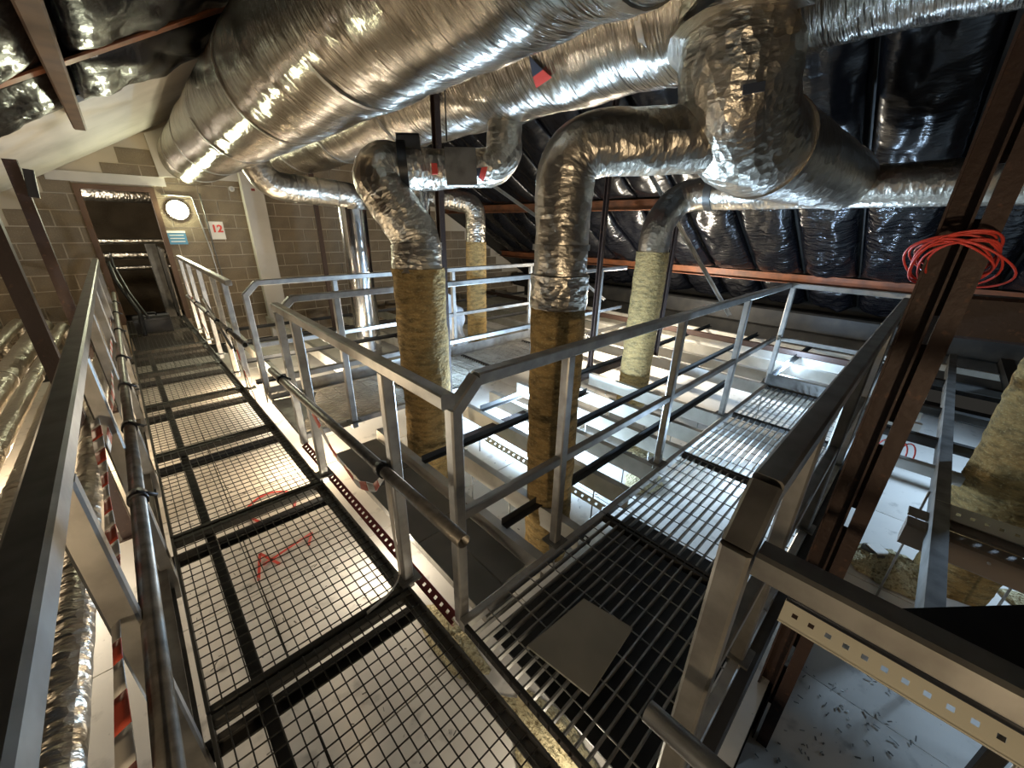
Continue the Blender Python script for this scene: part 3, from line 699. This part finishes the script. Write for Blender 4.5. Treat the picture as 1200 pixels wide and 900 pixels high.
for (s0, s1, nm, dp) in ((2.75, 3.85, 'topmost row', .08), (3.95, 5.93, 'upper row', .10), (6.07, 7.78, 'middle row', .14), (7.95, 8.75, 'bottom row', .16)):
    y = -1.9; i = 0
    while y < 8.2:
        w = .68; k += 1
        quilt(y, y+w-.03, s0, s1, 'glossy black plastic quilt on the right slope, %s, %s from right' % (nm, ORD[i]), 'black quilts on the right roof slope', dp, seed=k*1.37)
        y += w; i += 1
i = 0; y = -2.0
LF = ['nearest bay', 'second bay', 'third bay', 'bay before the rafter', 'bay just past the rafter']
for (y0, y1) in ((-2.0, .0), (.0, 1.5), (1.5, 2.9), (2.9, 4.14), (4.26, 5.56)):
    for (s0, s1, nm) in ((-3.0, -1.56, 'lowest strip'), (-1.44, -.10, 'low strip'), (.02, 1.1, 'strip beside the top purlin'), (1.15, 2.4, 'highest strip')):
        k += 1
        quilt(y0, y1, s0, s1, 'crumpled black left slope lining, %s, %s' % (LF[i], nm), 'black linings on the left roof slope', .06, seed=k*1.37, left=True)
    i += 1
# diagonal galvanised braces before the right slope
for (a, b, lb) in (((5.05, 2.90, 2.30), (5.45, 1.70, .60), 'galvanised brace slanting behind the back riser elbow'), ((4.1, 5.0, 2.25), (5.0, 3.75, 1.30), 'galvanised brace slanting behind the far small riser'),
                   ((5.2, 4.6, 1.2), (5.9, 3.9, .45), 'short galvanised brace behind the crossing walkway end')):
    single('brace', MB().channel(a, b, .06, .045, .005), GALV, lb, 'brace')

single('hanger_wire', MB().tube((1.88, 2.72, 2.17), (1.88, 2.72, 3.5), .005, 8), DARK, 'thin dark hanger rod dropping in front of the second large duct', 'rod')
# rusty columns and hangers
def column(x, y, z0, z1, w, d, label, foot=False):
    t = thing('steel_column', (x, y, z0), label, 'column')
    part('shaft', MB().channel((x, y, z0), (x, y, z1), w, d, .008, up=(0,1,0)), RUST, t)
    part('end_plate', MB().box(x-w*.9, x+w*.9, y-d*.9, y+d*.9, z0, z0+.012), RUST, t)
    if foot: part('gusset', MB().add([(x-.09,y,z0+.01),(x+.09,y,z0+.01),(x,y,z0+.22),(x-.09,y+.008,z0+.01),(x+.09,y+.008,z0+.01),(x,y+.008,z0+.22)], [(0,1,2),(5,4,3),(0,3,4,1),(1,4,5,2),(2,5,3,0)]), RUST, t)
    return t
column(1.98, 3.0, -.4, roofL(1.98), .05, .06, 'slim rusty column standing right of the looped foil elbow')
column(2.42, 7.3, -.3, 2.45, .06, .06, 'slim dark column in front of the far end of the second duct')
column(4.06, 2.80, -.12, 2.9, .05, .05, 'thin rusty hanger standing between the centre and back risers', True)
column(5.5, 2.62, -.2, 1.75, .05, .05, 'short rusty post standing right of the back riser')
column(6.4, 4.4, -.2, 1.7, .05, .05, 'short rusty post far behind the crossing walkway')
lc = column(-.60, 6.2, -.5, 2.1, .09, .09, 'rusty column at upper left with a black bracket')
part('bracket', MB().beam((-.53, 6.1, 1.78), (-.50, 6.1, 2.02), .07, .05, up=(0,1,0)), BLACK, lc)
column(-.49, 3.45, -.5, 2.2, .075, .075, 'dark brown column crossing behind the left handrail')
column(-2.2, 5.6, -.5, 1.2, .09, .09, 'brown column far left beyond the foil wrapped pipes')
# double column near the right walkway
t = thing('double_column', (1.90, -.02, LZ), 'rusty double channel column beside the near guardrail of the right walkway', 'column')
for (y, w_, fl_) in ((.012, .07, 1), (-.062, .05, -1)):
    part('channel', MB().channel((1.90, y, LZ), (1.90, y, 3.3), .06, w_, .007, up=(0,1,0), flip=fl_), RUST, t)
for z in (-.75, -.3, .15, .55, .95, 1.35, 1.8, 2.3):
    part('batten_plate', MB().box(1.932, 1.938, -.085, .045, z, z+.30), RUST, t)
# dark beam from column
t = thing('cross_beam', (2.7, -.02, 1.05), 'thick dark beam behind the double column turning to the right edge', 'beam')
part('link_piece', MB().beam((1.945, -.02, 1.17), (3.42, -.02, 1.17), .08, .12), RUST, t)
part('beam_body', MB().beam((3.42, .04, 1.17), (3.66, -3.15, 1.22), .14, .24), RUST, t)
# red cable coil
t = thing('cable_coil', (1.86, .0, 1.35), 'coil of red cable hung on the rusty double column', 'cable')
for i in range(9):
    rr = .082+.009*(i % 4); c = V((1.90+random.uniform(-.01, .01), -.015+random.uniform(-.02, .02), 1.525+random.uniform(-.018, .012))); ph = random.uniform(-.5, .5)
    pts = [(c.x-.075*math.cos(a), c.y+rr*(1+.12*math.sin(2*a+ph*4))*math.sin(a), c.z+rr*(.75+.2*ph)*math.cos(a+ph)) for a in [2*math.pi*q/36 for q in range(36)]]
    part('cable_loop', MB().ring(pts, .0032, 8, closed=True), RED, t)

# ================================================================== BELOW THE WALKWAYS
jl = 0
def joist(x, y0, y1, label, z=-.2, h=.15, m=JOIST):
    t = thing('ceiling_joist', (x, (y0+y1)/2, z-h/2), label, 'joist', 'galvanised ceiling joists along the loft')
    part('section', MB().channel((x, y0, z), (x, y1, z), .06, h, .006), m, t)
    for q in (.15, .5, .85):
        y = y0+(y1-y0)*q; part('hanger_rod', MB().tube((x, y, z-h/2), (x, y, FZ), .006, 8), GALV, t)
js = [(1.28, 1.06, 3.1), (1.62, 1.06, 2.36), (2.20, 1.06, 3.1), (2.62, 1.06, 3.1), (3.05, 1.06, 3.1), (3.48, 1.06, 3.1), (3.98, 1.06, 2.72), (5.3, -.3, 8.9), (5.85, -.3, 8.9), (6.45, -.3, 8.9), (7.05, -.3, 8.9), (7.7, -.3, 8.9)]
for i, (x, a, b) in enumerate(js):
    joist(x, a, b, 'pale galvanised ceiling joist, %s counting away from the long walkway' % ORD[i])
for i, (x, a, b) in enumerate([(1.0, 4.3, 8.9), (1.7, 4.3, 8.9), (2.9, 4.3, 8.9), (3.7, 4.3, 8.9), (4.5, 4.3, 8.9)]):
    joist(x, a, b, 'pale ceiling joist beyond the crossing walkway, %s from the doorway rail' % ORD[i])
def bearer(p0, p1, label, w=.05, h=.05, m=DARK, nm='bearer'):
    return single(nm, MB().angle(p0, p1, w, h, .006), m, label, 'bearer')
for i, (y, x0, x1) in enumerate([(1.42, 1.28, 4.9), (1.95, 2.2, 7.9), (2.36, 1.28, 3.4), (2.78, 2.2, 7.9), (1.12, 5.3, 7.9), (.45, 5.3, 7.9), (3.9, 5.3, 7.9)]):
    bearer((x0, y, -.115), (x1, y, -.115), 'dark angle bearer laid across the joists, %s of the row beyond the right walkway' % ORD[i])
for i, (y, x0, x1) in enumerate([(5.0, .7, 7.9), (5.9, .7, 7.9), (6.9, .7, 7.9), (7.9, .7, 7.9)]):
    bearer((x0, y, -.115), (x1, y, -.115), 'dark angle bearer beyond the crossing walkway, %s going back' % ORD[i])
single('rusty_bearer', MB().beam((3.4, 2.76, -.16), (5.6, 2.76, -.16), .07, .09), RUST, 'short rusty beam carrying the thin rusty hanger', 'beam')
single('rusty_bearer', MB().beam((1.7, 2.52, -.20), (2.62, 2.52, -.20), .08, .09), RUST, 'short rusty beam between the left and centre risers', 'beam')
single('rusty_bearer', MB().beam((6.9, -.3, -.06), (6.9, 8.8, -.06), .07, .09), RUST, 'long rusty beam on the boards near the eaves', 'beam')
# bearers below the long walkway
SKEW = -0.016
for i, y in enumerate([1.30, 2.43, 3.54, 4.66, 5.8, 6.95]):
    bearer((-.24, y, -.16), (.64, y, -.16), 'dark angle bearer under the long walkway mesh, %s from the camera' % ORD[i], .05, .055)
single('side_bearer', MB().channel((-.262, -1, -.16), (-.262, 8.9, -.16), .05, .14, .006), GALVD, 'grey side channel under the left edge of the long walkway', 'beam')

SKEW = 0.0
def perf(p0, p1, w, label, m, nm='perforated_strip', pitch=.06, hole=.022, wd=(0,0,1), rim=.0, thick=.003):
    """strip with a real row of slots, sides turned by wd"""
    p0 = V(p0); p1 = V(p1); d = (p1-p0); L = d.length; d.normalize(); s = V(wd).normalized(); s = (s-d*d.dot(s)).normalized(); n = d.cross(s).normalized()*thick
    mb = MB(); hw = hole*.45
    def quad(a0, a1, b0, b1):
        P = [p0+d*a0+s*b0, p0+d*a1+s*b0, p0+d*a1+s*b1, p0+d*a0+s*b1]
        mb.add(P+[q+n for q in P], [(0,3,2,1),(4,5,6,7),(0,1,5,4),(1,2,6,5),(2,3,7,6),(3,0,4,7)])
    quad(0, L, -w/2, -hw); quad(0, L, hw, w/2)
    k = int(L/pitch)
    for i in range(k): quad(i*L/k, (i+1)*L/k-hole, -hw, hw)
    if rim:
        mb.beam(p0+s*w/2-n*3, p1+s*w/2-n*3, rim, .004, up=tuple(s)); mb.beam(p0-s*w/2-n*3, p1-s*w/2-n*3, rim, .004, up=tuple(s))
    return single(nm, mb, m, label, 'perforated channel')
perf((.655, 3.1, -.05), (.672, 1.05, -.05), .045, 'red slotted channel along the edge of the long walkway', REDP, 'slotted_channel', .05, .018, wd=(1,0,.5), rim=.025)
perf((1.52, .05, .24), (1.52, -1.6, .24), .085, 'cream perforated tray below the handrail at lower right', CREAM, 'cable_tray', .05, .018, wd=(.75,0,.66), rim=.03)
single('tray_cable', MB().ring([(1.28, .04, .52), (1.28, -.6, .52), (1.28, -1.6, .51)], .018, 10), BLACK, 'thick black cable above the cream perforated tray', 'cable')
perf((3.42, -.40, -.03), (3.42, -1.9, -.03), .09, 'cream perforated tray in front of the right edge riser', CREAM, 'cable_tray', .06, .02, wd=(.6,0,.8), rim=.03)
perf((2.0, 1.10, -.22), (2.0, 2.45, -.22), .05, 'pale perforated strip under the guardrail beside the centre riser', CREAM, 'slotted_channel', .06, .02, wd=(.7,0,.7))
perf((1.80, 1.10, -.36), (1.80, 2.5, -.36), .04, 'dark perforated strip under the guardrail beside the left riser', DARK, 'slotted_channel', .05, .02, wd=(.7,0,.7))
# grey boards beside the long walkway
for i, (y0, y1) in enumerate(((1.06, 1.72), (1.73, 2.40), (2.41, 3.08))):
    single('grey_board', MB().box(.86, 1.05, y0, y1, -.24, -.215), GREYB, 'narrow dark grey board beside the red channel, %s from the corner post' % ORD[i], 'board')
    single('grey_board', MB().box(1.06, 1.24, y0+.1, y1+.1 if i < 2 else 3.1, -.24, -.215), GREYB, 'wide dark grey board next to the first joist, %s from the corner post' % ORD[i], 'board')
single('edge_strip', MB().angle((.85, 1.05, -.235), (.85, 3.1, -.235), .04, .05, .004), GALV, 'bright galvanised strip between the red channel and the grey boards', 'strip')

# right hand void
single('void_beam', MB().channel((2.2, -.42, -.06), (8.4, -.46, -.06), .07, .14, .008), GALVD, 'long grey steel channel running away over the right hand boards', 'beam')
for i, (x, y0, y1) in enumerate([(4.8, .0, -2.6), (4.15, -.1, -2.6), (5.75, .0, -2.6), (7.9, .0, -2.6), (7.0, 0, -2.6)]):
    single('void_joist', MB().beam((x, y0, -.10), (x, y1, -.10), .07, .09), DARK if i % 2 == 0 else JOIST, 'joist over the right hand boards, %s of five crossing the grey channel' % ORD[i], 'joist')
single('void_beam', MB().channel((6.6, -.95, -.02), (9.2, -.97, -.02), .12, .12, .008), DARK, 'dark ladder-like beam at the right edge far back', 'beam')
t = thing('trunking', (3.25, -.6, -.5), 'dusty brown box trunking with bolted lid under the cream tray', 'trunking')
part('body', MB().beam((3.22, -.30, -.16), (3.22, -1.1, -.16), .12, .16), TAN, t)
part('lid', MB().beam((3.36, -.30, -.09), (3.36, -1.12, -.09), .10, .02), TAN, t)
for y in (-.42, -.66, -.9):
    part('bolt', MB().tube((3.15, y, -.13), (3.165, y, -.13), .008, 8), GALV, t)
for i, y in enumerate((-.36, -.85)):
    single('drop_rod', MB().tube((3.48, y, .03), (3.48, y, LZ), .007, 8), GALV, 'thin threaded rod beside the trunking, '+('nearer the grey channel' if i == 0 else 'nearer the picture edge'), 'rod')
t = thing('junction_box', (4.05, -.30, LZ), 'small grey box fitting lying on the right hand boards', 'box')
part('body', MB().beam((4.02, -.26, LZ+.05), (4.12, -.36, LZ+.05), .16, .09), GALVD, t)
part('lid', MB().beam((4.03, -.27, LZ+.10), (4.11, -.35, LZ+.10), .12, .01), PAPER, t)
t = thing('cable_tangle', (4.5, -.12, -.3), 'small tangle of red cable hanging above the right hand boards', 'cable')
for i in range(4):
    c = V((4.55+.02*i, -.10-.05*i, -.22)); part('cable_loop', MB().ring([(c.x, c.y+.05*math.cos(a), c.z+.12*math.sin(a)) for a in [2*math.pi*q/20 for q in range(20)]], .006, 6, closed=True), RED, t)
t = thing('dark_board', (2.1, -1.0, LZ), 'wide black plate on short posts behind the lower right handrail', 'plate')
part('plate_top', MB().add([(1.75,-.22,.30),(2.9,-1.2,.30),(1.75,-1.9,.30),(1.62,-.25,.30),(1.75,-.22,.24),(2.9,-1.2,.24),(1.75,-1.9,.24),(1.62,-.25,.24)],
       [(3,2,1,0),(4,5,6,7),(0,1,5,4),(1,2,6,5),(2,3,7,6),(3,0,4,7)]), SOOT, t)
for (x, y) in ((1.82, -.62), (2.68, -1.18), (1.85, -1.7)):
    part('leg', MB().beam((x, y, LZ), (x, y, .24), .05, .05, up=(0,1,0)), DARK, t)
for i, y in enumerate((-.55, -1.35)):
    single('tray_rod', MB().tube((1.50, y, LZ), (1.50, y, .21), .006, 8), GALV, 'thin rod below the cream tray at lower right, '+('nearer the column' if i == 0 else 'farther from the column'), 'rod')

# loose mineral wool heaps
def heap(cx, cy, rx, ry, h, label, seed, zf=FZ):
    m = MB()
    def P(u, v_):
        a = u*2*math.pi; r = v_
        wob = 1+.35*noise.noise(V((math.cos(a)*2+seed, math.sin(a)*2, seed)))
        return (cx+rx*r*wob*math.cos(a), cy+ry*r*wob*math.sin(a), zf+.01+h*(1-r**1.5)*(.6+.8*abs(noise.noise(V((math.cos(a)*r*5, math.sin(a)*r*5, seed))))))
    m.sheet(P, 28, 10, thick=.004)
    return single('wool_scrap', m, GOLD, label, 'insulation scrap')
heap(3.62, 1.66, .30, .18, .10, 'golden scrap of torn wool on the boards in front of the back riser', 1.0)
heap(3.0, 1.35, .22, .16, .08, 'smaller golden wool scrap nearer the right walkway', 2.0)
heap(1.30, 2.40, .18, .14, .06, 'torn wool scrap at the foot of the left riser', 3.0)
heap(.80, 1.30, .10, .30, .05, 'strip of crumbled wool beside the red channel', 4.0)
heap(.85, .55, .14, .32, .10, 'crumbled yellow wool below the near edge of the right walkway', 5.0)
heap(4.0, -.42, .28, .30, .12, 'dark edged wool scrap on the right hand boards', 6.0, LZ)
heap(4.3, -1.35, .3, .3, .14, 'wool scrap at the foot of the right edge riser', 7.0, LZ)
def debris(x0, x1, y0, y1, z, n, label, seed):
    rd = random.Random(seed); m = MB()
    for _ in range(n):
        x = rd.uniform(x0, x1); y = rd.uniform(y0, y1); a = rd.uniform(0, 6.28); l = rd.uniform(.008, .03); h = rd.uniform(.002, .006)
        d = V((math.cos(a), math.sin(a), rd.uniform(0, .25)))*l
        m.beam(V((x, y, z+h*.6)), V((x, y, z+h*.6))+d, rd.uniform(.003, .008), h)
    return single('debris', m, GALVM, label, 'debris', None, 'stuff')
debris(1.55, 2.6, -.75, -.05, LZ+.006, 130, 'scattered grey shavings on the lower right hand boards', 3)
debris(2.7, 3.3, -.55, -.1, LZ+.006, 60, 'scattered shavings beyond the grey channel on the right', 4)
debris(-.28, .6, .4, 5.2, FZ+.006, 170, 'scattered dust and offcuts under the long walkway mesh', 5)
debris(1.7, 4.6, 1.2, 3.0, FZ+.006, 120, 'small offcuts on the boards around the centre riser', 6)
# crumpled polythene beyond the crossing walkway
def Pf(u, v_): return (3.15+.30*u+.05*noise.noise(V((u*4, v_*6, 1))), 4.75+.25*noise.noise(V((u*5, v_*3, 2))), FZ+.02+v_*1.35*(1-.25*u))
single('polythene_sheet', MB().sheet(Pf, 14, 24, thick=.003), FILMW, 'crumpled white polythene sheet standing beyond the crossing walkway', 'sheet')

# ================================================================== AT THE GABLE WALL
t = thing('wall_light', (.78, YW-.03, 1.66), 'round glowing bulkhead light on the block wall right of the doorway', 'lamp')
part('back_plate', MB().tube((.78, YW-.055, 1.77), (.78, YW-.018, 1.77), .15, 28), WHITE, t)
g = MB(); g.smooth = True
vv = []; ff = []; uvv = []
for j in range(9):
    a = math.pi/2*j/8
    for i_ in range(28):
        b = 2*math.pi*i_/28; vv.append((.78+.135*math.cos(a)*math.cos(b), YW-.056-.075*math.sin(a), 1.77+.135*math.cos(a)*math.sin(b)))
for j in range(8):
    for i_ in range(28): ff.append((j*28+i_, j*28+(i_+1) % 28, (j+1)*28+(i_+1) % 28, (j+1)*28+i_))
g.add(vv, ff); part('globe', g, GLOBE, t, 'glowing opal globe')
sg = thing('number_sign', (1.27, YW-.02, 1.3), 'white card with red number 12 on the block wall', 'sign')
part('card', MB().box(1.165, 1.375, YW-.024, YW-.018, 1.30, 1.60), PAPER, sg)
text_mesh('12', .17, REDI, 'numerals', (1.27, YW-.027, 1.475), Matrix.Rotation(math.pi/2, 4, 'X'), sg)
sg = thing('notice_sign', (.66, YW-.02, 1.2), 'small blue notice with pale lines below the wall light', 'sign')
part('notice_board', MB().box(.55, .80, YW-.024, YW-.018, 1.22, 1.44), BLUE, sg)
for z in (1.26, 1.31, 1.36): part('text_line', MB().box(.575, .77, YW-.0265, YW-.0235, z, z+.014), PAPER, sg)
part('notice_header', MB().box(.55, .80, YW-.0265, YW-.0235, 1.405, 1.44), PAPER, sg)
single('conduit', MB().ring(fillet([(.62, YW-.03, 2.0), (1.02, YW-.03, 1.99), (1.10, YW-.03, 1.05), (1.12, YW-.03, .3)], .05, .1), .012, 8), GALV, 'thin conduit running right and down beside the wall light', 'conduit')
single('conduit', MB().ring(fillet([(1.14, YW-.03, 2.05), (1.15, YW-.03, 1.2), (1.18, YW-.03, .4)], .05, .1), .010, 8), GALVD, 'thin dark conduit dropping left of the number sign', 'conduit')
t = thing('detector', (1.63, YW-.05, 2.1), 'small round white fitting high on the block wall right of the light', 'detector')
part('body', MB().tube((1.63, YW-.05, 2.15), (1.63, YW-.014, 2.15), .045, 18), WHITE, t); part('nose', MB().tube((1.63, YW-.065, 2.15), (1.63, YW-.05, 2.15), .02, 12), GALV, t)
# black case and hose on the walkway
t = thing('tool_case', (.02, 8.0, 0), 'black hard case standing on the mesh near the doorway', 'case')
part('body', MB().beam((-.20, 7.95, .14), (.22, 7.95, .14), .22, .26, c=.03), BLACK, t)
part('lid_rim', MB().beam((-.205, 7.95, .20), (.225, 7.95, .20), .235, .02), BLACK, t)
part('handle', MB().ring([(-.05, 7.95, .27), (-.05, 7.95, .31), (.07, 7.95, .31), (.07, 7.95, .27)], .01, 8), BLACK, t)
single('hose', MB().ring(fillet([(-.12, 7.7, .03), (-.10, 7.9, .32), (-.24, 8.3, .75), (-.27, 8.7, 1.0)], .3, .05), .028, 10), BLACK, 'black hose rising from the case toward the doorway', 'hose')
single('cable_bundle', MB().ring(fillet([(-.02, 7.75, .26), (-.14, 8.1, .6), (-.22, 8.6, .95), (-.22, 8.9, 1.1)], .3, .05), .016, 8), BLACK, 'thin black cable beside the hose at the doorway', 'cable')

# beyond the doorway
t = thing('corridor_duct', (.2, YW+1.6, 1.8), 'foil duct crossing high behind the doorway', 'duct')
part('foil_jacket', sweep([(-1.6, YW+1.3, 2.05), (1.6, YW+1.5, 2.02)], .14, n=28, step=.04, amp=.01, fv=12), FOIL2, t)
for i, (z, y, r) in enumerate(((1.22, 1.6, .05), (.95, 1.8, .07), (.70, 2.0, .045))):
    t = thing('corridor_pipe', (0, YW+y, z), 'foil pipe crossing behind the doorway, %s from the top' % ORD[i], 'pipe', 'pipes behind the doorway')
    part('foil_jacket', sweep([(-1.6, YW+y, z), (1.5, YW+y, z)], r, n=20, step=.06, amp=.004, fv=12, seed=i), FOIL2, t)
single('corridor_post', MB().beam((.32, YW+.8, FZ), (.32, YW+.8, 1.2), .16, .10, up=(0,1,0)), GALVD, 'grey upright panel just behind the doorway', 'post')
rt = thing('corridor_rail', (.5, YW+.9, 0), 'small barred rail seen through the doorway on the right', 'guardrail')
part('top_rail', MB().beam((.45, YW+.35, 1.1), (.45, YW+2.2, 1.1), .04, .04), GALV, rt)
for q in range(6): part('baluster', MB().beam((.45, YW+.4+q*.3, -.2), (.45, YW+.4+q*.3, 1.08), .025, .025, up=(0,1,0)), GALV, rt)
lamp('corridor_fill', (-.4, YW+.6, 1.6), 34, NEUT, .06)  # added fill to brighten the space behind the doorway
